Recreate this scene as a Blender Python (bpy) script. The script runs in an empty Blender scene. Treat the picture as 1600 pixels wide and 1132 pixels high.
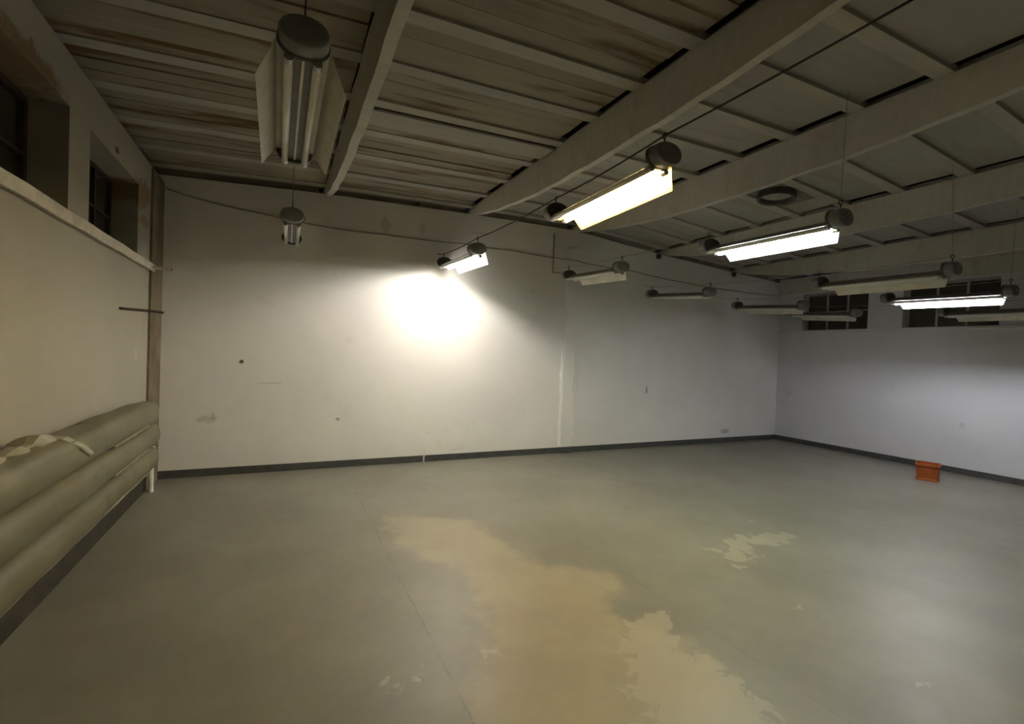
import bpy, math, random
from mathutils import Vector, Matrix

# ------------------------------------------------------------------ camera, world, exposure
scene = bpy.context.scene
C = scene.collection
cam_data = bpy.data.cameras.new('camera')
cam_data.sensor_fit = 'HORIZONTAL'
cam_data.sensor_width = 36.0
cam_data.lens = 746.49 / 1600 * 36.0
cam_data.clip_start = 0.02
cam = bpy.data.objects.new('camera', cam_data)
C.objects.link(cam)
R_, U_, W_ = Vector((0.89991, -0.434438, 0.037766)), Vector((-0.026473, 0.032018, 0.999137)), Vector((0.435272, 0.900132, -0.017312))
M = Matrix.Identity(4)
for i in range(3):
    M[i][0], M[i][1], M[i][2] = R_[i], U_[i], -W_[i]
M[0][3], M[1][3], M[2][3] = 0.0, 0.0, 1.6
cam.matrix_world = M
scene.camera = cam

world = bpy.data.worlds.new('night')
scene.world = world
world.use_nodes = True
world.node_tree.nodes['Background'].inputs[0].default_value = (0.02, 0.022, 0.03, 1)
world.node_tree.nodes['Background'].inputs[1].default_value = 0.02

vs = scene.view_settings
vs.view_transform = 'Standard'
vs.look = 'None'
vs.gamma = 1.0
vs.use_curve_mapping = False
vs.exposure = 3.43

# lamp colours (linear) and tube radiance, used by the luminaire builder below
LAMP = {
    'warm':   ((1.00, 0.73, 0.31), 20.0),
    'pink':   ((1.00, 0.95, 0.89), 24.0),
    'green':  ((0.84, 1.00, 0.90), 21.0),
    'violet': ((0.93, 0.92, 1.00), 22.0),
}

scene.cycles.max_bounces = 8
scene.cycles.diffuse_bounces = 5
scene.cycles.glossy_bounces = 3
scene.cycles.transmission_bounces = 4

random.seed(7)
PI = math.pi

# ------------------------------------------------------------------ mesh helpers
class MB:
    def __init__(s):
        s.v = []; s.f = []
    def quad_box(s, x0, x1, y0, y1, z0, z1):
        n = len(s.v)
        s.v += [(x0,y0,z0),(x1,y0,z0),(x1,y1,z0),(x0,y1,z0),(x0,y0,z1),(x1,y0,z1),(x1,y1,z1),(x0,y1,z1)]
        s.f += [tuple(n+i for i in q) for q in ((3,2,1,0),(4,5,6,7),(0,1,5,4),(1,2,6,5),(2,3,7,6),(3,0,4,7))]
        return s
    def sweep(s, rings, cap=True):
        """rings: list of equally long closed loops of points"""
        n = len(s.v); k = len(rings[0])
        for r in rings: s.v += [tuple(p) for p in r]
        for i in range(len(rings)-1):
            for j in range(k):
                a = n+i*k+j; b = n+i*k+(j+1) % k
                s.f.append((a, b, b+k, a+k))
        if cap:
            s.f.append(tuple(n+j for j in reversed(range(k))))
            s.f.append(tuple(n+(len(rings)-1)*k+j for j in range(k)))
        return s
    def pipe(s, pts, r, seg=10):
        pts = [Vector(p) for p in pts]; rings = []
        for i, p in enumerate(pts):
            d = (pts[min(i+1, len(pts)-1)] - pts[max(i-1, 0)]).normalized()
            ref = Vector((0,0,1)) if abs(d.z) < 0.9 else Vector((1,0,0))
            a = d.cross(ref).normalized(); b = d.cross(a).normalized()
            rr = r[i] if isinstance(r, (list, tuple)) else r
            rings.append([p + (a*math.cos(t*2*PI/seg) + b*math.sin(t*2*PI/seg))*rr for t in range(seg)])
        return s.sweep(rings)
    def build(s, name, mat, parent=None, smooth=False, bevel=0.0):
        me = bpy.data.meshes.new(name)
        me.from_pydata(s.v, [], s.f)
        import bmesh
        bm = bmesh.new(); bm.from_mesh(me)
        bmesh.ops.recalc_face_normals(bm, faces=bm.faces)
        if bevel > 0:
            bmesh.ops.bevel(bm, geom=list(bm.edges), offset=bevel, segments=1, affect='EDGES', clamp_overlap=True)
        bm.to_mesh(me); bm.free()
        if smooth:
            for p in me.polygons: p.use_smooth = True
            me.set_sharp_from_angle(angle=math.radians(35))
        me.materials.append(mat)
        o = bpy.data.objects.new(name, me); C.objects.link(o)
        if parent is not None: o.parent = parent
        return o

def empty(name, loc=(0,0,0)):
    o = bpy.data.objects.new(name, None); C.objects.link(o); o.location = loc
    o.empty_display_size = 0.1
    return o
def tag(o, label, cat, group=None):
    o['label'] = label; o['category'] = cat
    if group: o['group'] = group
    return o
def struct(o, label=None):
    o['kind'] = 'structure'
    if label: o['label'] = label
    return o
def inst(src, name, parent, loc=(0,0,0), rot=(0,0,0), scale=(1,1,1)):
    o = src.copy(); o.name = name; C.objects.link(o); o.parent = parent
    o.location = loc; o.rotation_euler = rot; o.scale = scale
    return o

# ------------------------------------------------------------------ material helpers
class NT:
    def __init__(s, name):
        s.m = bpy.data.materials.new(name); s.m.use_nodes = True
        s.t = s.m.node_tree; s.n = s.t.nodes
        s.b = s.n['Principled BSDF']
    def new(s, typ, **kw):
        n = s.n.new(typ)
        for k, v in kw.items(): setattr(n, k, v)
        return n
    def link(s, a, b): s.t.links.new(a, b)
    def pos(s):
        return s.new('ShaderNodeNewGeometry').outputs['Position']
    def noise(s, scale, detail=4, rough=0.55, vec=None, dist=0.0):
        n = s.new('ShaderNodeTexNoise')
        n.inputs['Scale'].default_value = scale; n.inputs['Detail'].default_value = detail
        n.inputs['Roughness'].default_value = rough; n.inputs['Distortion'].default_value = dist
        s.link(vec if vec is not None else s.pos(), n.inputs['Vector'])
        return n.outputs['Fac']
    def math(s, op, a, b=None, c=None):
        n = s.new('ShaderNodeMath', operation=op)
        for i, x in enumerate((a, b, c)):
            if x is None: continue
            if isinstance(x, (int, float)): n.inputs[i].default_value = x
            else: s.link(x, n.inputs[i])
        return n.outputs[0]
    def ramp(s, fac, lo, hi):
        n = s.new('ShaderNodeMapRange', interpolation_type='SMOOTHSTEP')
        n.inputs['From Min'].default_value = lo; n.inputs['From Max'].default_value = hi
        s.link(fac, n.inputs['Value'])
        return n.outputs['Result']
    def mix(s, fac, a, b):
        n = s.new('ShaderNodeMix', data_type='RGBA')
        if isinstance(fac, (int, float)): n.inputs[0].default_value = fac
        else: s.link(fac, n.inputs[0])
        for i, x in ((6, a), (7, b)):
            if isinstance(x, tuple): n.inputs[i].default_value = (*x, 1) if len(x) == 3 else x
            else: s.link(x, n.inputs[i])
        return n.outputs[2]
    def sep(s, v):
        n = s.new('ShaderNodeSeparateXYZ'); s.link(v, n.inputs[0]); return n.outputs
    def bump(s, h, strength, dist=0.01):
        n = s.new('ShaderNodeBump'); n.inputs['Strength'].default_value = strength; n.inputs['Distance'].default_value = dist
        s.link(h, n.inputs['Height']); s.link(n.outputs['Normal'], s.b.inputs['Normal'])
    def finish(s, col, rough=0.6, spec=0.3, metal=0.0):
        if isinstance(col, tuple): s.b.inputs['Base Color'].default_value = (*col, 1)
        else: s.link(col, s.b.inputs['Base Color'])
        if isinstance(rough, (int, float)): s.b.inputs['Roughness'].default_value = rough
        else: s.link(rough, s.b.inputs['Roughness'])
        s.b.inputs['Specular IOR Level'].default_value = spec
        s.b.inputs['Metallic'].default_value = metal
        return s.m

def simple(name, col, rough=0.6, spec=0.3, metal=0.0, var=0.25, scale=9.0):
    t = NT(name)
    f = t.noise(scale, 5, 0.6)
    c = t.mix(t.ramp(f, 0.3, 0.7), tuple(x*(1-var) for x in col), tuple(min(1, x*(1+var*0.5)) for x in col))
    return t.finish(c, rough, spec, metal)

def wall_mat(name, base, axis, spots=(), dirt=(0.45, 0.40, 0.30), dirt_amount=0.35, joint=None):
    """whitewashed plaster; spots: (u, z, ru, rz, colour, strength) in metres on the wall"""
    t = NT(name)
    p = t.pos(); x, y, z = t.sep(p); u = x if axis == 'x' else y
    big = t.noise(0.7, 5, 0.6); fine = t.noise(14, 6, 0.65)
    col = t.mix(t.ramp(big, 0.35, 0.75), base, tuple(b*0.93 for b in base))
    d = t.math('MULTIPLY', t.ramp(t.noise(2.3, 8, 0.7, dist=0.6), 0.58, 0.8), dirt_amount)
    col = t.mix(d, col, dirt)
    wob = t.noise(6.0, 4, 0.7); wob2 = t.noise(5.0, 4, 0.7, dist=1.0)
    for (cu, cz, ru, rz, c, st) in spots:
        a = t.math('DIVIDE', t.math('SUBTRACT', u, cu), ru)
        b = t.math('DIVIDE', t.math('SUBTRACT', z, cz), rz)
        a = t.math('ADD', a, t.math('MULTIPLY', t.math('SUBTRACT', wob, 0.5), 2.2))
        b = t.math('ADD', b, t.math('MULTIPLY', t.math('SUBTRACT', wob2, 0.5), 2.2))
        r = t.math('ADD', t.math('MULTIPLY', a, a), t.math('MULTIPLY', b, b))
        k = t.math('MULTIPLY', t.math('SUBTRACT', 1.0, t.ramp(r, 0.35, 1.1)), st)
        col = t.mix(k, col, c)
    h = t.math('ADD', t.math('MULTIPLY', t.noise(1.6, 3, 0.5), 3.0), t.math('MULTIPLY', fine, 0.35))
    t.bump(h, 0.25, 0.012)
    return t.finish(col, 0.75, 0.2)

BROWN = (0.20, 0.12, 0.05)
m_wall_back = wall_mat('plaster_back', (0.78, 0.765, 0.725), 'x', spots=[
    (-0.77, 0.68, 0.11, 0.055, (0.42, 0.30, 0.15), 0.4),
    (-0.72, 0.72, 0.03, 0.06, (0.40, 0.28, 0.14), 0.4),
    (0.70, 0.645, 0.035, 0.02, (0.25, 0.22, 0.18), 0.8),
    (5.95, 1.03, 0.025, 0.07, (0.25, 0.24, 0.22), 0.75),
    (8.01, 0.22, 0.11, 0.05, (0.35, 0.33, 0.30), 0.7),
    (-0.1, 1.12, 0.16, 0.012, (0.45, 0.42, 0.36), 0.5),
    (1.25, 3.28, 0.10, 0.12, (0.45, 0.42, 0.36), 0.5),
    (1.75, 3.33, 0.05, 0.10, (0.45, 0.42, 0.36), 0.4),
    (2.6, 3.38, 0.18, 0.03, (0.45, 0.42, 0.36), 0.4)])
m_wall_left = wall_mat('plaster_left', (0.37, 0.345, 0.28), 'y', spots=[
    (6.02, 1.75, 0.05, 0.22, (0.36, 0.30, 0.16), 0.6),
    (5.76, 1.45, 0.06, 0.09, (0.45, 0.42, 0.36), 0.5),
    (3.55, 3.12, 0.55, 0.09, BROWN, 0.8),
    (5.9, 3.02, 0.35, 0.16, BROWN, 0.75),
    (5.95, 2.78, 0.22, 0.07, BROWN, 0.6),
    (5.05, 3.16, 0.06, 0.03, (0.03, 0.02, 0.01), 0.9)], dirt_amount=0.5)
m_wall_right = wall_mat('plaster_right', (0.66, 0.665, 0.68), 'y', spots=[
    (6.4, 1.0, 0.05, 0.03, (0.4, 0.4, 0.4), 0.5), (3.6, 0.75, 0.04, 0.05, (0.45, 0.45, 0.45), 0.5)])
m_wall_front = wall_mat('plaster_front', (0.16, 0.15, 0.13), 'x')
m_post = simple('stained_post', (0.20, 0.165, 0.105), 0.7, 0.2, var=0.35, scale=2.5)
m_base = simple('dark_grey_paint', (0.075, 0.078, 0.072), 0.6, 0.25, var=0.2)
m_sill = simple('sill_paint', (0.55, 0.51, 0.43), 0.7, 0.2, var=0.2)
m_beam = None

def wood_white(name, base, stain, amount, rnd=True):
    t = NT(name)
    p = t.pos()
    mp = t.new('ShaderNodeMapping'); mp.inputs['Scale'].default_value = (0.35, 2.2, 1.0); t.link(p, mp.inputs['Vector'])
    oi = t.new('ShaderNodeObjectInfo')
    off = t.new('ShaderNodeVectorMath', operation='ADD'); t.link(mp.outputs[0], off.inputs[0])
    sc = t.new('ShaderNodeVectorMath', operation='SCALE'); sc.inputs[0].default_value = (13, 7, 5); t.link(oi.outputs['Random'], sc.inputs['Scale'])
    t.link(sc.outputs[0], off.inputs[1])
    n = t.noise(1.9, 7, 0.62, vec=off.outputs[0], dist=0.3)
    g = t.noise(9, 6, 0.6, vec=off.outputs[0])
    col = t.mix(t.ramp(g, 0.3, 0.75), tuple(b*0.88 for b in base), base)
    # each board carries its own tone
    col = t.mix(t.math('MULTIPLY', t.ramp(oi.outputs['Random'], 0.3, 1.0), 0.30), col, tuple(b*0.62 for b in base))
    col = t.mix(t.math('MULTIPLY', t.ramp(n, 0.50, 0.68), amount), col, stain)
    t.bump(g, 0.2, 0.006)
    return t.finish(col, 0.8, 0.15)
m_board_stained = wood_white('stained_whitewashed_board', (0.36, 0.325, 0.255), (0.13, 0.078, 0.03), 0.95)
m_board = wood_white('whitewashed_board', (0.43, 0.42, 0.375), (0.26, 0.20, 0.12), 0.35)
m_rafter = wood_white('whitewashed_rafter', (0.48, 0.465, 0.41), (0.30, 0.23, 0.14), 0.3)
m_beam = wood_white('whitewashed_beam', (0.62, 0.60, 0.535), (0.40, 0.33, 0.22), 0.3)
m_deck = simple('roof_felt', (0.06, 0.05, 0.04), 0.9, 0.1)

m_metal = simple('dull_grey_enamel', (0.20, 0.195, 0.17), 0.5, 0.4, var=0.2)
m_cap = simple('grey_end_cap', (0.22, 0.22, 0.21), 0.45, 0.4, var=0.2)
m_dark = simple('dark_gasket', (0.09, 0.088, 0.08), 0.6, 0.3)
m_wing = simple('cream_enamel', (0.72, 0.70, 0.60), 0.4, 0.4, var=0.12)
m_wing_warm_lit = simple('warm_lit_enamel', (0.56, 0.42, 0.15), 0.45, 0.35, var=0.12)  # the tube's warm glow on its reflector, put into the enamel colour
m_tube_off = simple('unlit_tube_glass', (0.78, 0.78, 0.72), 0.15, 0.5, var=0.05)
m_ferrule = simple('tube_ferrule_metal', (0.5, 0.5, 0.48), 0.35, 0.5, 0.7)
m_cable = simple('dark_cable', (0.05, 0.048, 0.045), 0.7, 0.2)
m_cable_pale = simple('dusty_cable', (0.34, 0.32, 0.28), 0.7, 0.2)
m_pipe = simple('olive_cream_pipe_paint', (0.165, 0.150, 0.090), 0.42, 0.4, var=0.16, scale=2.2)
m_pipe_edge = simple('pale_pipe_edge', (0.32, 0.29, 0.20), 0.45, 0.35, var=0.15)
m_wrap = simple('pale_wrapping', (0.36, 0.335, 0.25), 0.5, 0.3, var=0.15)
m_white = simple('white_pipe_paint', (0.76, 0.74, 0.66), 0.4, 0.4, var=0.1)
m_rod = simple('rusty_steel', (0.05, 0.035, 0.025), 0.7, 0.3, 0.3)
m_rod_dark = simple('dark_steel_shoe', (0.09, 0.085, 0.075), 0.7, 0.3)
m_orange = simple('orange_plastic', (0.38, 0.095, 0.020), 0.5, 0.35, var=0.2, scale=12)
m_orange_rim = simple('orange_plastic_rim', (0.44, 0.115, 0.03), 0.5, 0.35, var=0.15)
m_frame = simple('window_frame_paint', (0.40, 0.38, 0.32), 0.6, 0.3, var=0.2)
m_frame_dark = simple('brown_window_frame', (0.06, 0.04, 0.022), 0.6, 0.3, var=0.3)
m_void = simple('blackened_opening', (0.012, 0.011, 0.010), 0.9, 0.05)
m_plaster_pale = simple('pale_plaster', (0.86, 0.85, 0.80), 0.8, 0.15, var=0.06)

def glass_mat():
    t = NT('dusty_window_glass')
    d = t.noise(3.0, 6, 0.7)
    t.b.inputs['Transmission Weight'].default_value = 0.75
    t.b.inputs['IOR'].default_value = 1.45
    c = t.mix(t.ramp(d, 0.4, 0.8), (0.22, 0.19, 0.13), (0.10, 0.075, 0.04))
    return t.finish(c, 0.18, 0.5)
m_glass = glass_mat()

def tube_mat(key):
    col, st = LAMP[key]
    t = NT('lit_tube_' + key)
    t.b.inputs['Base Color'].default_value = (0.8, 0.8, 0.8, 1)
    t.b.inputs['Emission Color'].default_value = (*col, 1)
    t.b.inputs['Emission Strength'].default_value = st
    return t.m

# ------------------------------------------------------------------ room numbers
XL, XR, YB, YF = -1.27, 9.51, 6.69, -0.55
PROFILE = [(-1.75, 3.46), (0.45, 3.58), (2.45, 3.64), (4.28, 3.665), (6.17, 3.50), (8.10, 3.385), (9.95, 3.275)]   # top of the gable wall
def prof(x):
    for (a, za), (b, zb) in zip(PROFILE, PROFILE[1:]):
        if x <= b: return za + (zb-za)*(x-a)/(b-a)
    return PROFILE[-1][1]
BEAM_TOP = 0.065          # beam top above the wall top
RAFT_H = 0.055

# ------------------------------------------------------------------ floor
def dist_poly(px, py, poly):
    d = 1e9; inside = False; n = len(poly)
    for i in range(n):
        ax, ay = poly[i]; bx, by = poly[(i+1) % n]
        ex, ey = bx-ax, by-ay
        t = max(0, min(1, ((px-ax)*ex+(py-ay)*ey)/(ex*ex+ey*ey+1e-12)))
        d = min(d, math.hypot(px-ax-t*ex, py-ay-t*ey))
        if (ay > py) != (by > py) and px < (bx-ax)*(py-ay)/(by-ay)+ax: inside = not inside
    return d if inside else -d
PATCH_A = [(0.91,4.59),(1.23,4.57),(1.70,4.31),(1.71,3.94),(1.79,3.57),(1.86,3.15),(2.08,3.05),(2.28,2.82),(2.19,2.65),(1.95,2.40),(2.0,2.25),(2.11,2.0),(2.12,1.71),(2.06,1.38),(1.9,1.2),(1.3,0.9),(0.70,0.95),(0.71,1.67),(0.79,2.0),(0.9,2.2),(1.05,2.36),(1.1,2.68),(1.21,3.03),(1.1,3.33),(0.94,3.63),(0.85,3.92)]
PATCH_B = [(2.11,2.29),(2.24,2.26),(2.16,2.14),(2.13,2.08),(2.04,1.95),(2.13,1.85),(2.12,1.71),(2.09,1.52),(2.06,1.38),(1.98,1.19),(1.6,1.0),(1.40,1.30),(1.46,1.59),(1.62,1.84),(1.76,2.1)]
PATCH_C = [(3.48,2.87),(3.86,3.05),(3.9,2.95),(4.17,3.02),(4.39,2.85),(4.27,2.73),(3.98,2.72),(3.78,2.79),(3.55,2.64),(3.31,2.6),(3.21,2.58),(3.34,2.72)]
DOTS = [(3.4,3.17,0.05),(3.31,2.87,0.06),(4.31,3.26,0.05),(3.12,1.91,0.05),(2.97,1.25,0.06),(0.68,2.29,0.05),(0.5,2.21,0.05),(1.07,2.28,0.04)]
gx0, gx1, gy0, gy1, gs = XL-0.3, XR+0.3, YF-0.2, YB+0.3, 0.05
nx = int((gx1-gx0)/gs)+1; ny = int((gy1-gy0)/gs)+1
fv = []; fa = []; fb = []
for j in range(ny+1):
    for i in range(nx+1):
        x = gx0+(gx1-gx0)*i/nx; y = gy0+(gy1-gy0)*j/ny
        fv.append((x, y, 0))
        if 0.2 < x < 5.2 and 0.3 < y < 5.2:
            fa.append(max(-1, dist_poly(x, y, PATCH_A)))
            db = max(dist_poly(x, y, PATCH_B), dist_poly(x, y, PATCH_C))
            for (dx, dy, dr) in DOTS: db = max(db, dr-0.02-math.hypot(x-dx, y-dy))
            fb.append(max(-1, db))
        else:
            fa.append(-1); fb.append(-1)
ff = []
for j in range(ny):
    for i in range(nx):
        a = j*(nx+1)+i; ff.append((a, a+1, a+nx+2, a+nx+1))
n0 = len(fv)
fv += [(gx0,gy0,-0.2),(gx1,gy0,-0.2),(gx1,gy1,-0.2),(gx0,gy1,-0.2)]
fa += [-1]*4; fb += [-1]*4
ff.append((n0+3, n0+2, n0+1, n0))
def floor_mat():
    t = NT('painted_concrete')
    p = t.pos(); x, y, z = t.sep(p)
    aa = t.new('ShaderNodeAttribute', attribute_name='worn_soft').outputs['Fac']
    ab = t.new('ShaderNodeAttribute', attribute_name='worn_crisp').outputs['Fac']
    n1 = t.noise(1.1, 6, 0.6); n2 = t.noise(5.5, 8, 0.68, dist=0.4); n3 = t.noise(22, 5, 0.6); n4 = t.noise(2.6, 6, 0.62)
    col = t.mix(t.ramp(n1, 0.3, 0.72), (0.165, 0.157, 0.122), (0.215, 0.205, 0.163))
    col = t.mix(t.math('MULTIPLY', t.ramp(n2, 0.5, 0.8), 0.35), col, (0.26, 0.248, 0.197))
    sa = t.math('ADD', aa, t.math('MULTIPLY', t.math('SUBTRACT', n4, 0.5), 0.55))
    ka = t.math('MULTIPLY', t.ramp(sa, -0.03, 0.14), t.math('ADD', 0.55, t.math('MULTIPLY', n2, 0.5)))
    worn = t.mix(t.ramp(n4, 0.35, 0.65), (0.285, 0.242, 0.165), (0.310, 0.278, 0.190))
    col = t.mix(ka, col, worn)
    sb = t.math('ADD', ab, t.math('MULTIPLY', t.math('SUBTRACT', t.noise(7.5, 6, 0.6, dist=0.5), 0.5), 0.62))
    kb = t.math('MULTIPLY', t.ramp(sb, -0.012, 0.03), 0.62)
    col = t.mix(kb, col, (0.355, 0.32, 0.24))
    # slab joints running towards the back wall
    wob = t.math('MULTIPLY', t.math('SUBTRACT', t.noise(3.0, 4, 0.6), 0.5), 0.05)
    for jx, w, st in ((0.79, 0.009, 0.5), (2.34, 0.008, 0.35), (4.05, 0.008, 0.3), (5.7, 0.008, 0.25), (7.4, 0.008, 0.25)):
        d = t.math('ABSOLUTE', t.math('ADD', t.math('SUBTRACT', x, jx), wob))
        k = t.math('MULTIPLY', t.math('SUBTRACT', 1.0, t.ramp(d, w*0.3, w)), t.math('MULTIPLY', t.ramp(n2, 0.35, 0.6), st))
        col = t.mix(k, col, (0.10, 0.09, 0.07))
    # floor darkened on the right: edge of a lamp's reflection painted into it
    col = t.mix(t.math('MULTIPLY', t.ramp(t.math('ADD', x, t.math('MULTIPLY', wob, 2.0)), 3.98, 4.16), 0.12), col, (0.08, 0.082, 0.075))
    # scattered pale scuffs
    col = t.mix(t.math('MULTIPLY', t.ramp(t.noise(3.3, 9, 0.75, dist=1.2), 0.66, 0.74), 0.35), col, (0.40, 0.38, 0.32))
    t.bump(t.math('ADD', n1, t.math('MULTIPLY', n3, 0.15)), 0.25, 0.01)
    return t.finish(col, t.math('ADD', 0.36, t.math('MULTIPLY', n2, 0.2)), 0.5)
me = bpy.data.meshes.new('floor'); me.from_pydata(fv, [], ff)
for nm, arr in (('worn_soft', fa), ('worn_crisp', fb)):
    at = me.attributes.new(nm, 'FLOAT', 'POINT'); at.data.foreach_set('value', arr)
me.materials.append(floor_mat())
floor = bpy.data.objects.new('floor', me); C.objects.link(floor)
struct(floor, 'grey-green painted concrete floor with worn beige patches')

# ------------------------------------------------------------------ walls
T = 0.30
# gable wall at the back, with a recess-free top following the roof
m = MB()
xs = [-1.75] + [a for a, _ in PROFILE[1:-1]] + [9.95]
loop = [(x, prof(x)) for x in xs]
ring = [(xs[0], -0.2)] + loop + [(xs[-1], -0.2)]
m.sweep([[(x, YB, z) for x, z in ring], [(x, YB+T, z) for x, z in ring]])
wall_back = struct(m.build('wall_back', m_wall_back), 'white plastered end wall rising to a low gable')
# shallow pilaster in the middle of the back wall with paler jagged fillets either side
m = MB()
zs = [0.0 + 0.16*i for i in range(22)]
def jag(z, s): return 0.008*math.sin(z*9+s)+0.006*math.sin(z*23+s*2)
rings = []
for z in zs:
    x0 = 4.165+jag(z, 0); x1 = 4.36+jag(z, 2)
    rings.append([(x0-0.0, YB+0.05, z), (x0, YB-0.035, z), (x1, YB-0.035, z), (x1, YB+0.05, z)])
m.sweep(rings)
pil = m.build('pilaster', m_wall_back, wall_back)
for xa, wd, ztop, s in ((4.115, 0.055, 1.75, 0), (4.37, 0.05, 1.62, 2)):
    m = MB(); rings = []
    for z in [0.1+ztop*i/16 for i in range(17)]:
        k = min(1.0, (ztop+0.1-z)/0.5+0.15)
        x0 = xa+jag(z, s); w_ = wd*k
        rings.append([(x0, YB+0.02, z), (x0+w_*0.15, YB-0.012*k, z), (x0+w_*0.85, YB-0.022*k, z), (x0+w_, YB+0.02, z)])
    m.sweep(rings); m.build('plaster_fillet', m_plaster_pale, wall_back)
# small hole with a plug
m = MB(); m.pipe([(-0.43, YB-0.006, 1.38), (-0.43, YB+0.02, 1.38)], 0.022, 8); m.build('wall_plug', m_dark, wall_back)

def wall_with_windows(name, x_in, sgn, mat, wins, z_sill, z_head, z_top, label):
    """long wall along Y; x_in inner face, sgn -1 = wall body lies towards -X"""
    root = struct(empty(name, (0, 0, 0)), label)
    xa, xb = sorted((x_in, x_in + sgn*T))
    m = MB(); m.quad_box(xa, xb, YF-0.3, YB+0.01, -0.2, z_sill); m.build('lower_wall', mat, root)
    m = MB(); m.quad_box(xa, xb, YF-0.3, YB+0.01, z_head, z_top); m.build('lintel', mat, root)
    ys = [YF-0.3] + [v for w in wins for v in w] + [YB+0.01]
    for i in range(0, len(ys), 2):
        m = MB(); m.quad_box(xa, xb, ys[i], ys[i+1], z_sill, z_head); m.build('pier', mat, root)
    return root
LW = [(1.12, 2.41), (2.78, 4.07), (4.44, 5.73)]
RW = [(0.9, 2.1), (2.1+0.0+0.55, 3.85)]
RW = [(1.45, 2.72), (3.24, 4.46), (5.0, 6.2)]
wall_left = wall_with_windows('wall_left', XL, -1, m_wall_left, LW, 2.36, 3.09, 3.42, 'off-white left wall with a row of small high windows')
wall_right = wall_with_windows('wall_right', XR, 1, m_wall_right, RW, 2.27, 3.03, 3.20, 'white right wall with a row of small high windows')
m = MB(); m.quad_box(-1.75, 9.95, YF-0.3, YF, -0.2, 3.30)
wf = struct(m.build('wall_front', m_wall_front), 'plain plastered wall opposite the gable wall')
mg = MB(); ringf = [(x, prof(x)) for x in xs]; ringf = [(xs[0], 3.29)] + [(x, max(z, 3.295)) for x, z in ringf] + [(xs[-1], 3.29)]
mg.sweep([[(x, YF-0.3, z) for x, z in ringf], [(x, YF, z) for x, z in ringf]]); mg.build('gable_top', m_wall_front, wf)

# stained corner post on the left wall
m = MB(); m.quad_box(XL-0.02, XL+0.025, 6.20, YB+0.005, 0, 3.40); struct(m.build('trim_1', m_post, bevel=0.006), 'brownish stained post in the left back corner')
# projecting sills
m = MB(); n_ = 24; rings = []
for i in range(n_+1):
    y = YF+(6.25-YF)*i/n_; w_ = 0.004*math.sin(i*2.3)
    rings.append([(XL-0.01, y, 2.335+w_), (XL+0.04, y, 2.325+w_), (XL+0.045, y, 2.40+w_), (XL-0.01, y, 2.425)])
m.sweep(rings); struct(m.build('trim_2', m_sill), 'worn projecting sill under the left windows')
m = MB(); m.quad_box(XR-0.035, XR+0.01, YF, YB, 2.245, 2.29); struct(m.build('trim_3', m_wall_right, bevel=0.006), 'thin projecting sill under the right windows')

# baseboards, and a dark strip added along the left wall
m = MB(); m.quad_box(XL+0.02, 4.15, YB-0.012, YB+0.01, 0, 0.092); m.quad_box(4.15, 4.375, YB-0.047, YB+0.01, 0, 0.10); m.quad_box(4.375, XR, YB-0.012, YB+0.01, 0, 0.092)
struct(m.build('baseboard_back', m_base), 'dark grey baseboard along the gable wall')
m = MB(); m.quad_box(XR-0.012, XR+0.01, YF, YB-0.012, 0, 0.092); struct(m.build('baseboard_right', m_base), 'dark grey baseboard along the right wall')

m = MB(); m.quad_box(XL-0.01, XL+0.012, YF, 6.2, 0, 0.17); struct(m.build('dark_strip_left', simple('dark_strip_brown', (0.05, 0.044, 0.032), 0.7, 0.2)), 'dark strip added at the wall foot for the darkness below the heating pipes')  # no real baseboard: added strip painting in the darkness below the pipes

# windows: frame bars, glass panes and the night behind them
def window(idx, x_in, sgn, y0, y1, z0, z1, cols, rows, depth, label, mf):
    root = struct(empty('window_%d' % idx, (x_in + sgn*depth, (y0+y1)/2, z0)), label)
    ox, oy, oz = root.location
    xf0, xf1 = sorted((0, sgn*0.05))
    w = y1-y0; h = z1-z0; fr = 0.035
    def bar(nm, ya, yb, za, zb):
        mm = MB(); mm.quad_box(xf0, xf1, ya, yb, za, zb); mm.build(nm, mf, root, bevel=0.004)
    bar('frame_rail', -w/2, w/2, 0, fr); bar('frame_rail', -w/2, w/2, h-fr, h)
    bar('frame_stile', -w/2, -w/2+fr, fr, h-fr); bar('frame_stile', w/2-fr, w/2, fr, h-fr)
    iw = w-2*fr; ih = h-2*fr; bw = 0.022
    for c in range(1, cols): 
        yc = -iw/2+iw*c/cols; bar('mullion', yc-bw/2*1.5, yc+bw/2*1.5, fr, h-fr)
    for r in range(1, rows):
        zc = fr+ih*r/rows
        for c in range(cols):
            bar('glazing_bar', -iw/2+iw*c/cols+bw*0.75, -iw/2+iw*(c+1)/cols-bw*0.75, zc-bw/2, zc+bw/2)
    for c in range(cols):
        for r in range(rows):
            mm = MB(); ya = -iw/2+iw*c/cols; yb = -iw/2+iw*(c+1)/cols; za = fr+ih*r/rows; zb = fr+ih*(r+1)/rows
            xm = sgn*0.025
            mm.quad_box(xm-0.002, xm+0.002, ya+0.003, yb-0.003, za+0.003, zb-0.003); mm.build('pane', m_glass, root)
    return root
for i, (a, b) in enumerate(LW):
    window(i+1, XL, -1, a, b, 2.36, 3.09, 3, 2, 0.20, ['dark small-paned window on the left, nearest the viewer', 'dark small-paned window at the left edge of the photo', 'dark small-paned window by the left back corner'][i], m_frame_dark)
for i, (a, b) in enumerate(RW):
    window(i+4, XR, 1, a, b, 2.27, 3.03, 3, 2, 0.12, ['dark small-paned right window nearest the viewer', 'dark small-paned right window behind the violet-white lit lamp', 'dark small-paned right window beside the far corner'][i], m_frame)

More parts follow.
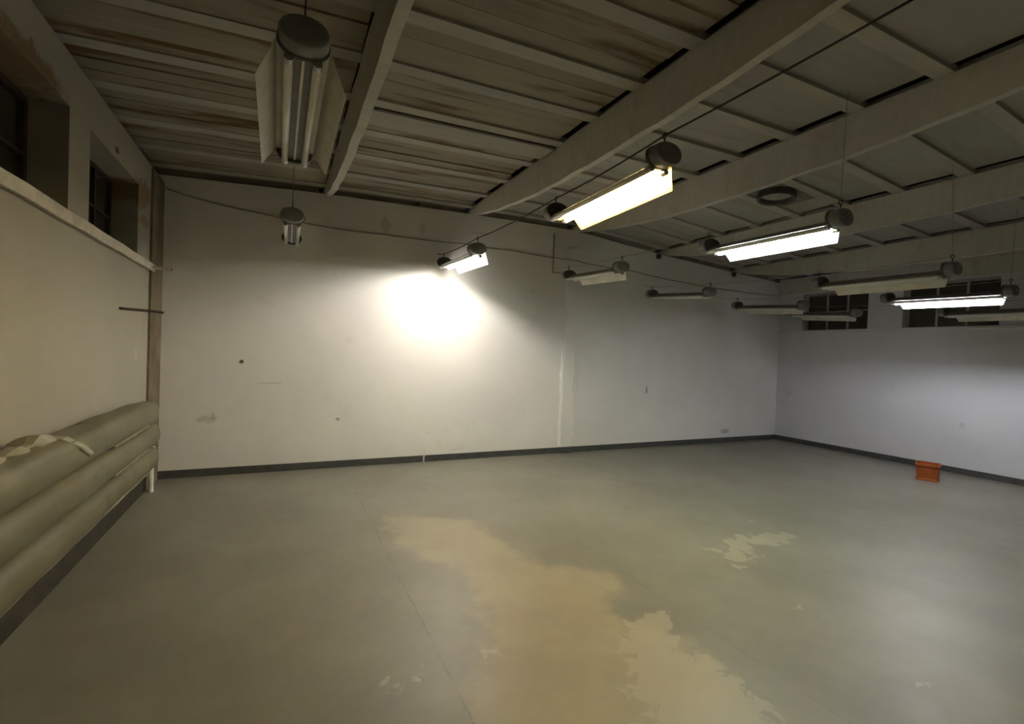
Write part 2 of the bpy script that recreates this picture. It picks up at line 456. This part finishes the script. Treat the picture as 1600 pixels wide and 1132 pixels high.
# ------------------------------------------------------------------ roof: beams, rafters, boards
ceiling_m = MB()
rx = [-1.9]+[a for a, _ in PROFILE[1:-1]]+[10.1]
top = [(x, prof(max(-1.75, min(9.95, x)))+BEAM_TOP+RAFT_H+0.14) for x in rx]
ring = top + [(x, z+0.12) for x, z in reversed(top)]
ceiling_m.sweep([[(x, YF-0.4, z) for x, z in ring], [(x, YB+0.4, z) for x, z in ring]])
ceiling = struct(ceiling_m.build('ceiling', m_deck), 'low-pitched whitewashed timber ceiling on deep beams')

# fish-bellied beams: lowest in mid span, thinning out over the end walls
BX = [(0.455, 0.525), (2.45, 2.515), (4.265, 4.335), (6.17, 6.24), (8.12, 8.19)]
def belly(y):
    pts = [(-0.9, 0.13), (-0.2, 0.17), (0.4, 0.21), (1.4, 0.275), (1.9, 0.315), (2.5, 0.355), (3.5, 0.372), (4.6, 0.35), (5.2, 0.30), (5.8, 0.24), (6.35, 0.15), (6.70, 0.07), (7.1, 0.062)]
    for (a, da), (b, db) in zip(pts, pts[1:]):
        if y <= b: return da+(db-da)*(y-a)/(b-a)
    return pts[-1][1]
for k, (x0, x1) in enumerate(BX):
    zt = prof((x0+x1)/2)+BEAM_TOP
    m = MB(); rings = []
    for i in range(53):
        y = -0.8+7.75*i/52
        d = belly(y)*(1.1 if k == 0 else 1.0 if k < 3 else 0.92)+0.004*math.sin(i*1.9+k)
        if y > YB-0.01: d = min(d, BEAM_TOP+0.0)
        jx = 0.003*math.sin(i*1.3+k*2)
        rings.append([(x0+jx, y, zt), (x1+jx, y, zt), (x1+jx, y, zt-d), (x0+jx, y, zt-d)])
    m.sweep(rings); m.build('beam', m_beam, ceiling)
# dark steel shoes under the beam ends on the back wall
for k in (1, 3, 4):
    xm = sum(BX[k])/2; m = MB(); m.quad_box(xm-0.16, xm-0.08, YB-0.05, YB+0.02, prof(xm)-0.085, prof(xm)-0.01)
    if k > 1: m.build('beam_shoe', m_rod_dark, ceiling, bevel=0.006)
# wall plates along the two long walls
for xa, xb, z0 in ((XR-0.06, XR+0.10, 3.0),):
    zt = prof((xa+xb)/2)+BEAM_TOP
    m = MB(); m.quad_box(xa, xb, YF-0.3, YB-0.0, (3.30 if xa < 0 else 3.06), zt - (0.06 if xa < 0 else 0.0)); m.build('wall_plate', m_beam if xa > 0 else m_wall_left, ceiling)

# rafters on top of the beams, one every 0.59 m, bent over the ridge
RY = [-0.53, 0.05, 0.64, 1.23, 1.82, 2.40, 2.99, 3.57, 4.16, 4.76, 5.38, 6.02, 6.58]
rm = MB()
sec = [(x, prof(max(-1.75, min(9.95, x)))+BEAM_TOP) for x in rx]
loop = sec + [(x, z+RAFT_H) for x, z in reversed(sec)]
rm.sweep([[(x, -0.06, z) for x, z in loop], [(x, 0.06, z) for x, z in loop]])
proto = rm.build('rafter', m_rafter, ceiling)
proto.location = (0, RY[0], 0)
for y in RY[1:]: inst(proto, 'rafter', ceiling, (0, y, 0))

# ceiling boards above the rafters, laid span by span
spans = [(-1.85, 0.445), (0.50, 2.395), (2.50, 4.205), (4.315, 6.11), (6.22, 8.06), (8.17, 9.40)]   # each bay stops a hand short of the next beam
def board(x0, x1, y0, y1, dz, mat, sag=0.0):
    m = MB()
    def zz(x): return prof(max(-1.75, min(9.95, x)))+BEAM_TOP+RAFT_H
    N = 4; rings = []
    for i in range(N+1):
        x = x0+(x1-x0)*i/N; s_ = -sag*math.sin(PI*i/N)
        z = zz(x)+dz+s_
        rings.append([(x, y0, z), (x, y1, z), (x, y1, z+0.022), (x, y0, z+0.022)])
    m.sweep(rings); return m.build('ceiling_board', mat, ceiling)
for si, (x0, x1) in enumerate(spans):
    ys = [YF-0.35] + RY + [YB+0.35]
    for a, b in zip(ys, ys[1:]):
        if b-a < 0.1: continue
        if si <= 1:
            n_ = 3; a += 0.06; b -= 0.06          # fitted between the rafters
            if b-a < 0.1: continue
            for q in range(n_):
                ya = a+(b-a)*q/n_; yb = a+(b-a)*(q+1)/n_
                board(x0, x1, ya+0.002, yb-0.002, -RAFT_H+random.choice((0.008, 0.012, 0.016, 0.022)), m_board_stained)
        else:
            if b-a > 0.15: board(x0, x1, a+0.058, b-0.058, -0.024+random.uniform(0, 0.006), m_board, 0.004)
# timber infill over the back wall between the beams
for si, (x0, x1) in enumerate(spans):
    a = max(x0, -1.7); b = min(x1, 9.9); cur = a+0.03
    while cur < b-0.06:
        nxt = min(b-0.03, cur+random.uniform(0.32, 0.5)); xm = (cur+nxt)/2
        m = MB(); yy = YB+0.05+random.uniform(0, 0.02)
        m.quad_box(cur+0.004, nxt-0.004, yy, yy+0.03, min(prof(cur), prof(nxt))-0.01, max(prof(cur), prof(nxt))+BEAM_TOP+RAFT_H+0.03)
        m.build('infill_board', m_board_stained if si < 2 else m_board, ceiling); cur = nxt

# proud plank nailed across the second bay
b_ = board(0.53, 2.43, 4.24, 4.52, -RAFT_H-0.024, m_rafter, 0.0)

# ------------------------------------------------------------------ round vent in the ceiling
def ceil_frame(x, y, dz=0.0):
    z = prof(x)+BEAM_TOP+RAFT_H+dz
    s = (prof(x+0.05)-prof(x-0.05))/0.1
    return (x, y, z), (0, -math.atan(s), 0)
loc, rot = ceil_frame(5.33, 3.865, -0.027)
vent = tag(empty('ceiling_vent', loc), 'round dark vent ring on a square board in the ceiling above the greenish lamp', 'vent'); vent.rotation_euler = rot
m = MB(); m.quad_box(-0.42, 0.42, -0.225, 0.225, -0.012, 0.0); m.build('vent_board', simple('grey_vent_board', (0.24, 0.23, 0.20), 0.8, 0.15), vent)
m = MB(); seg = 28
for i0 in range(seg):
    pass
rings = []
prof_ring = [(0.175, -0.012), (0.175, -0.085), (0.21, -0.09), (0.215, -0.012)]
for i in range(seg+1):
    a = 2*PI*i/seg
    rings.append([(r*math.cos(a), r*math.sin(a), z) for r, z in prof_ring])
m.sweep(rings, cap=False); m.build('vent_ring', m_dark, vent, smooth=True)
m = MB(); m.sweep([[(0.175*math.cos(2*PI*i/seg), 0.175*math.sin(2*PI*i/seg), z) for i in range(seg)] for z in (-0.03, -0.02)]); m.build('vent_disc', simple('pale_vent_disc', (0.40, 0.39, 0.35), 0.7, 0.2), vent)

# ------------------------------------------------------------------ fluorescent luminaires
HALF = 0.625        # distance from the middle to each end cap's middle
def oval(w, h, n=20, p=2.6):
    pts = []
    for i in range(n):
        a = 2*PI*i/n; c, s = math.cos(a), math.sin(a)
        pts.append((w/2*math.copysign(abs(c)**(2/p), c), h/2*math.copysign(abs(s)**(2/p), s)))
    return pts
def loft_y(rows):
    m = MB(); m.sweep([[(x, y, z) for x, z in pts] for y, pts in rows]); return m
def cap_mesh():
    o = lambda k, w=0.205, h=0.138: [(x*k, z*k+0.028) for x, z in oval(w, h, 24, 2.15)]
    return loft_y([(-0.052, o(0.80)), (-0.046, o(0.93)), (-0.030, o(1.0)), (0.046, o(1.0)), (0.05, o(0.97))])
def rim_mesh():
    o = lambda k, w=0.205, h=0.138: [(x*k, z*k+0.028) for x, z in oval(w, h, 24, 2.15)]
    return loft_y([(0.030, o(1.0)), (0.032, o(1.055)), (0.05, o(1.055)), (0.052, o(1.0))])
PROTO = {}
def proto_mesh(key, fn, mat, smooth=True, bevel=0.0):
    if key not in PROTO:
        o = fn().build(key, mat, None, smooth, bevel); PROTO[key] = o.data; bpy.data.objects.remove(o)
    return PROTO[key]
def part(name, me, parent, loc=(0,0,0), rot=(0,0,0), mat=None, scale=(1,1,1)):
    o = bpy.data.objects.new(name, me); C.objects.link(o); o.parent = parent
    o.location = loc; o.rotation_euler = rot; o.scale = scale
    if mat is not None:
        o.material_slots[0].link = 'OBJECT'; o.material_slots[0].material = mat
    return o
def housing():
    sec = [(-0.066, -0.019), (-0.022, 0.008), (0.030, 0.034), (0.038, 0.034), (0.046, -0.012), (0.040, -0.024), (-0.066, -0.024)]
    return loft_y([(-HALF+0.04, sec), (HALF-0.04, sec)])
def spine():
    sec = [(-0.006, 0.0), (-0.006, -0.030), (0.006, -0.030), (0.006, 0.0)]
    return loft_y([(-HALF+0.05, sec), (HALF-0.05, sec)])
def tube():
    c = lambda r: [(r*math.cos(2*PI*i/16), r*math.sin(2*PI*i/16)) for i in range(16)]
    return loft_y([(-HALF+0.075, c(0.017)), (-HALF+0.078, c(0.019)), (HALF-0.078, c(0.019)), (HALF-0.075, c(0.017))])
def ferrule():
    c = lambda r: [(r*math.cos(2*PI*i/16), r*math.sin(2*PI*i/16)) for i in range(16)]
    return loft_y([(-0.02, c(0.0195)), (0.018, c(0.0195)), (0.02, c(0.014))])
def wing():
    # folded sheet with chamfered lower corners, right-hand side
    inner = Vector((0.108, 0, 0.030)); outer = Vector((0.184, 0, -0.115)); n = Vector((0.867, 0, 0.497))*0.0025
    L_ = HALF-0.055
    out = [(inner, -L_), (outer, -L_+0.06), (outer, L_-0.06), (inner, L_)]
    m = MB(); a = [Vector((p.x, y, p.z)) for p, y in out]
    m.sweep([[tuple(p) for p in a], [tuple(p+n) for p in a]])
    m.quad_box(0.036, 0.110, -L_, L_, 0.030, 0.033)
    return m
def hanger():
    m = MB(); m.pipe([(0, 0, 0.08), (0, 0, 0.135)], 0.005, 6)
    rg = [(0.0, 0.016*math.cos(a), 0.15+0.016*math.sin(a)) for a in [2*PI*i/10 for i in range(11)]]
    m.pipe(rg, 0.004, 6); return m
def mirrored(mesh):
    me = mesh.copy(); me.transform(Matrix.Diagonal((-1, 1, 1, 1))); me.flip_normals(); return me

def luminaire(near, far, label, lit=None, wings='R', roll=0.0, wing_mat=None):
    near, far = Vector(near), Vector(far)
    mid = (near+far)/2; d = (far-near).normalized()
    root = tag(empty('fluorescent_lamp', mid), label, 'ceiling lamp', 'twin-tube fluorescent lamps hung on the wires')
    yaw = -math.atan2(d.x, d.y); pitch = math.asin(d.z)
    root.rotation_euler = (Matrix.Rotation(yaw, 3, 'Z') @ Matrix.Rotation(pitch, 3, 'X') @ Matrix.Rotation(roll, 3, 'Y')).to_euler()
    part('housing', proto_mesh('housing', housing, m_metal, False), root)
    part('spine', proto_mesh('spine', spine, m_wing, False), root)
    for s, rz in ((-1, 0), (1, PI)):
        c = part('end_cap', proto_mesh('end_cap', cap_mesh, m_cap), root, (0, s*HALF, 0), (0, 0, rz))
        part('gasket', proto_mesh('gasket', rim_mesh, m_dark), c)
        part('hanger', proto_mesh('hanger', hanger, m_cable), root, (0, s*HALF, 0))
    for s in (-1, 1):
        on = lit is not None and s == 1
        tb = part('tube', proto_mesh('tube', tube, m_tube_off), root, (s*0.058, 0, -0.044), mat=tube_mat(lit) if on else None)
        if on: tb['label'] = 'glowing fluorescent tube'
        for e in (-1, 1):
            part('ferrule', proto_mesh('ferrule', ferrule, m_ferrule), tb, (0, e*(HALF-0.06), 0), (0, 0, 0 if e < 0 else PI))
    w = proto_mesh('wing', wing, m_wing, False)
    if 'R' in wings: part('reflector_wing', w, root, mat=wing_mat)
    if 'L' in wings:
        if 'wingL' not in PROTO: PROTO['wingL'] = mirrored(w)
        part('reflector_wing', PROTO['wingL'], root)
    return root
luminaire((0.054, 2.25, 2.88), (0.044, 3.50, 2.83), 'unlit twin-tube lamp with two cream wings, large at upper left', None, 'LR')
luminaire((0.061, 4.95, 2.785), (0.075, 6.20, 2.82), 'small unlit lamp seen end-on against the white gable wall', None, '')
luminaire((2.064, 2.25, 2.81), (2.048, 3.50, 2.77), 'glowing warm yellow fluorescent lamp, largest of the lit ones', 'warm', 'R', wing_mat=m_wing_warm_lit)
luminaire((1.985, 5.12, 2.753), (1.980, 6.37, 2.785), 'glowing white lamp throwing a bright cone on the gable wall', 'pink', 'R', roll=math.radians(-1.5))
luminaire((3.844, 2.25, 2.71), (3.837, 3.50, 2.72), 'glowing greenish-white lamp under the round ceiling vent', 'green', 'R')
luminaire((3.864, 4.90, 2.73), (3.862, 6.15, 2.785), 'unlit lamp with one cream wing, hung by the pilaster', None, 'R')
luminaire((5.768, 5.20, 2.61), (5.759, 6.45, 2.70), 'unlit wingless dumbbell-shaped lamp in front of the gable wall', None, '')
luminaire((5.79, 2.33, 2.545), (5.78, 3.58, 2.555), 'unlit lamp with a long cream wing, under the right-hand beams', None, 'R')
luminaire((7.58, 4.93, 2.54), (7.56, 6.18, 2.618), 'unlit lamp just left of the far right window', None, 'R')
luminaire((7.58, 2.50, 2.52), (7.58, 3.75, 2.542), 'glowing violet-white lamp, rightmost of the lit ones', 'violet', 'R')
luminaire((8.98, 4.90, 2.51), (9.08, 6.15, 2.60), 'unlit lamp crossing the far right window', None, 'R')
luminaire((9.00, 2.44, 2.44), (9.00, 3.69, 2.45), 'unlit lamp below the violet-white lamp, in front of the nearer right window', None, 'R')

# ------------------------------------------------------------------ wires and cables
def cable(name, pts, r, mat, label, sub=6, sag=0.0, cat='cable', group=None):
    out = []
    for a, b in zip(pts, pts[1:]):
        a, b = Vector(a), Vector(b)
        for i in range(sub):
            t = i/sub; q = a.lerp(b, t); q.z -= sag*4*t*(1-t)*(b-a).length; out.append(q)
    out.append(Vector(pts[-1]))
    m = MB(); m.pipe(out, r, 6); o = m.build(name, mat, None, True)
    return tag(o, label, cat, group)
H_ = 0.152
cols = [
    ([(0.07, YB, 3.05), (0.076, 6.20, 2.82+H_), (0.061, 4.95, 2.785+H_), (0.044, 3.5, 2.83+H_), (0.054, 2.25, 2.88+H_), (0.05, 1.82, 3.62)], 'dark wire carrying the two leftmost unlit lamps'),
    ([(1.98, YB, 2.99), (1.980, 6.37, 2.785+H_), (1.985, 5.12, 2.753+H_), (2.048, 3.5, 2.77+H_), (2.064, 2.25, 2.81+H_), (2.08, YF, 3.05)], 'dark wire carrying the warm yellow lamp, running off the top of the photo'),
    ([(3.87, YB, 3.0), (3.862, 6.15, 2.785+H_), (3.864, 4.90, 2.73+H_), (3.837, 3.5, 2.72+H_), (3.844, 2.25, 2.71+H_), (3.846, 2.24, 3.70)], 'thin grey wire carrying the greenish-white lamp'),
    ([(5.76, YB, 2.92), (5.759, 6.45, 2.70+H_), (5.768, 5.2, 2.61+H_), (5.78, 3.58, 2.555+H_), (5.79, 2.33, 2.545+H_), (5.79, 2.36, 3.58)], 'thin grey wire carrying the dumbbell-shaped lamp'),
    ([(7.56, YB, 2.86), (7.56, 6.18, 2.618+H_), (7.58, 4.93, 2.54+H_), (7.58, 3.75, 2.542+H_), (7.58, 2.5, 2.52+H_), (7.58, 2.48, 3.47)], 'thin grey wire carrying the violet-white lamp'),
    ([(9.1, YB, 2.80), (9.08, 6.15, 2.60+H_), (8.98, 4.9, 2.51+H_), (9.0, 3.69, 2.45+H_), (9.0, 2.44, 2.44+H_), (9.0, 2.42, 3.39)], 'thin grey wire nearest the right wall'),
]
for k_, (pts, lb) in enumerate(cols):
    cable('suspension_wire', pts, 0.0055 if k_ == 1 else 0.003, m_cable if k_ < 2 else m_cable_pale, lb, 8, 0.012, 'wire', 'lamp suspension wires')
wc = [(-1.24, YB-0.008, 3.34), (-0.98, YB-0.008, 3.28), (-0.32, YB-0.008, 3.21), (0.6, YB-0.008, 3.15), (1.22, YB-0.008, 3.16), (2.38, YB-0.008, 3.19), (3.16, YB-0.008, 3.19), (4.1, YB-0.008, 3.17), (4.15, YB-0.045, 3.17), (4.38, YB-0.045, 3.165), (4.42, YB-0.008, 3.16), (5.51, YB-0.008, 3.13), (7.01, YB-0.008, 3.04), (8.14, YB-0.008, 3.02), (9.45, YB-0.008, 3.03)]
cable('wall_cable', wc, 0.008, m_cable_pale, 'thin dusty cable sagging along the top of the gable wall', 4, 0.01)
cable('conduit', [(3.9, YB-0.01, 3.56), (3.9, YB-0.01, 2.93), (3.87, 6.24, 2.86)], 0.011, m_cable_pale, 'thin vertical conduit dropping to the lamp by the pilaster', 5, 0.0, 'conduit')

# ------------------------------------------------------------------ heating pipes on the left wall
rad = tag(empty('heating_register', (XL+0.14, 2.5, 0)), 'three fat cream heating pipes stacked along the left wall', 'radiator')
def rel(p): return (p[0]-(XL+0.14), p[1]-2.5, p[2])
YE = 5.62
SQ = [(math.copysign(abs(math.cos(a))**0.8, math.cos(a)), math.copysign(abs(math.sin(a))**0.8, math.sin(a))) for a in [2*PI*j/18 for j in range(18)]]
def fat_pipe(zc, r, seed, ye):
    rings = []; n = 18
    ys = [YF+0.05+(ye-YF-0.05)*i/60 for i in range(61)]
    for i, y in enumerate(ys):
        e = (ye-y); k = 1.0 if e > 0.10 else math.sqrt(max(0.04, 1-(1-e/0.10)**2))
        wob = 0.004*math.sin(y*3.1+seed)+0.003*math.sin(y*7.7+seed*2)
        rings.append([rel((XL+0.14+(0.95*r+wob)*k*ca, y, zc+wob+(r+wob)*k*sa)) for ca, sa in SQ])
    m = MB(); m.sweep(rings); return m
for zc, r, sd, ye in ((0.925, 0.114, 0.0, YE+0.02), (0.702, 0.110, 2.0, YE+0.06), (0.485, 0.108, 4.0, YE+0.03)):
    pp = fat_pipe(zc, r, sd, ye).build('pipe', m_pipe, rad, True)
    # overlapping sleeve ends
    for ys_, ln in ((3.95, 4.40),):
        ys_ += sd*0.02
        m = MB(); n = 18; rings = []
        for i in range(7):
            y = ys_-ln+ln*i/6; k = 1.0 if 0 < i < 6 else 0.93
            if i == 1: y = ys_-ln+0.02
            if i == 5: y = ys_-0.012
            rings.append([rel((XL+0.14+(r*0.95+0.007)*k*ca, y, zc+(r+0.007)*k*sa)) for ca, sa in SQ])
        m.sweep(rings); m.build('sleeve', m_pipe, pp, True)
    # folded lower lip of the sheet-metal cladding
    m = MB(); rings = []
    for i in range(41):
        y = (YF+0.1 if sd > 3 else ye-1.35)+((ye-0.45-YF) if sd > 3 else 1.0)*i/40
        a = math.radians(-52); w_ = 0.003*math.sin(i*1.7+sd)
        cx, cz = XL+0.14+(r*0.95+0.004)*math.cos(a), zc+(r+0.004)*math.sin(a)
        rings.append([rel((cx-0.006, y, cz+0.004)), rel((cx+0.010, y, cz-0.004+w_)), rel((cx+0.006, y, cz-0.016+w_)), rel((cx-0.010, y, cz-0.006))])
    m.sweep(rings); m.build('cladding_lip', m_pipe_edge, pp)
# torn wrapping on the top pipe
m = MB(); rings = []
for i in range(15):
    y = 2.45+0.95*i/14; up = 0.012+0.022*math.sin(i*0.9)**2+(0.02 if i > 11 else 0)
    loopw = []
    for j in range(6):
        a = math.radians(150-17*j); rr = 0.112+up*(1 if 1 <= j <= 4 else 0.4)
        loopw.append((XL+0.14+rr*0.95*math.cos(a), y, 0.925+rr*math.sin(a)))
    inn = [(XL+0.14+0.116*0.95*math.cos(math.radians(150-17*j)), y, 0.925+0.118*math.sin(math.radians(150-17*j))) for j in reversed(range(6))]
    rings.append([rel(p) for p in loopw+inn])
m.sweep(rings); m.build('torn_wrapping', m_wrap, rad)
m = MB()
pa = [(XL+0.10, 3.40, 1.05), (XL+0.20, 3.44, 1.035), (XL+0.258, 3.54, 0.965), (XL+0.262, 3.66, 0.90)]
rings = []
for i, p_ in enumerate(pa):
    w_ = 0.05*(1-i*0.2)
    rings.append([rel((p_[0], p_[1]-w_, p_[2]-0.004)), rel((p_[0], p_[1]+w_, p_[2]-0.004)), rel((p_[0]+0.006, p_[1]+w_, p_[2]+0.006)), rel((p_[0]+0.006, p_[1]-w_, p_[2]+0.006))])
m.sweep(rings); m.build('wrapping_strip', m_wrap, rad)
# white connecting pieces between the pipe ends and brackets to the wall
for za, zb, y in ((0.68, 0.94, YE-0.03), (0.47, 0.72, YE-0.0)):
    m = MB(); m.pipe([rel((XL+0.14, y, za)), rel((XL+0.14, y, zb))], 0.035, 12); m.build('connector', m_white, rad, True)
for y in (0.6, 2.1, 3.9, 5.35):
    m = MB(); m.quad_box(-0.138, -0.02, y-2.5-0.02, y-2.5+0.02, 0.36, 0.92); m.build('bracket', m_metal, rad)
m = MB(); m.pipe([rel((XL+0.10, 5.5, 0.48)), rel((XL+0.10, 6.05, 0.48)), rel((XL+0.075, 6.12, 0.46)), rel((XL+0.07, 6.14, 0.36)), rel((XL+0.07, 6.14, 0.0))], 0.024, 10)
m.build('supply_pipe', m_white, rad, True)

# ------------------------------------------------------------------ small things
m = MB(); m.pipe([(XL-0.02, 6.15, 2.36), (XL+0.20, 6.15, 2.353)], 0.019, 12); o = m.build('pipe_stub', m_sill, None, True)
tag(o, 'short pale pipe stub sticking out of the left sill end', 'pipe')
m = MB(); m.pipe([(XL+0.20, 6.15, 2.353), (XL+0.207, 6.15, 2.353)], 0.0155, 12); m.build('bore', m_dark, o)
m = MB(); m.pipe([(XL+0.006, 5.20, 1.865), (XL+0.03, 6.0, 1.90), (XL+0.035, YB, 1.92)], [0.011, 0.011, 0.014], 8)
o = tag(m.build('steel_rod', m_rod, None, True), 'thin dark steel rod running into the left back corner', 'rod')
m = MB(); m.pipe([(1.88, YB-0.016, 0.002), (1.878, YB-0.018, 0.06), (1.884, YB-0.016, 0.12)], 0.010, 8)
o = tag(m.build('pipe_end', m_white, None, True), 'small white pipe end crossing the dark baseboard of the gable wall', 'pipe')

# orange tub by the right wall
tub = tag(empty('plastic_tub', (8.50, 3.57, 0)), 'small orange plastic tub standing on the floor near the right wall', 'tub'); tub.rotation_euler = (0, 0, math.radians(17))
def rr(hx, hy, z, c=0.025):
    pts = []
    for sx, sy, a0 in ((1, 1, 0), (-1, 1, 90), (-1, -1, 180), (1, -1, 270)):
        for q in (0, 45, 90):
            a = math.radians(a0+q); pts.append((sx*(hx-c)+c*math.cos(a), sy*(hy-c)+c*math.sin(a), z))
    return pts
m = MB(); m.sweep([rr(0.115, 0.115, 0.0), rr(0.13, 0.132, 0.235), rr(0.122, 0.124, 0.235), rr(0.107, 0.107, 0.012)]); m.build('body', m_orange, tub, True)
m = MB(); m.sweep([rr(0.131, 0.133, 0.205), rr(0.136, 0.138, 0.21), rr(0.136, 0.138, 0.242), rr(0.122, 0.124, 0.242), rr(0.122, 0.124, 0.205), rr(0.131, 0.133, 0.205)], cap=False); m.build('rim', m_orange_rim, tub, True)
m = MB(); m.sweep([rr(0.117, 0.117, 0.0), rr(0.124, 0.124, 0.004), rr(0.124, 0.124, 0.028), rr(0.117, 0.118, 0.032)]); m.build('foot_band', m_orange_rim, tub, True)
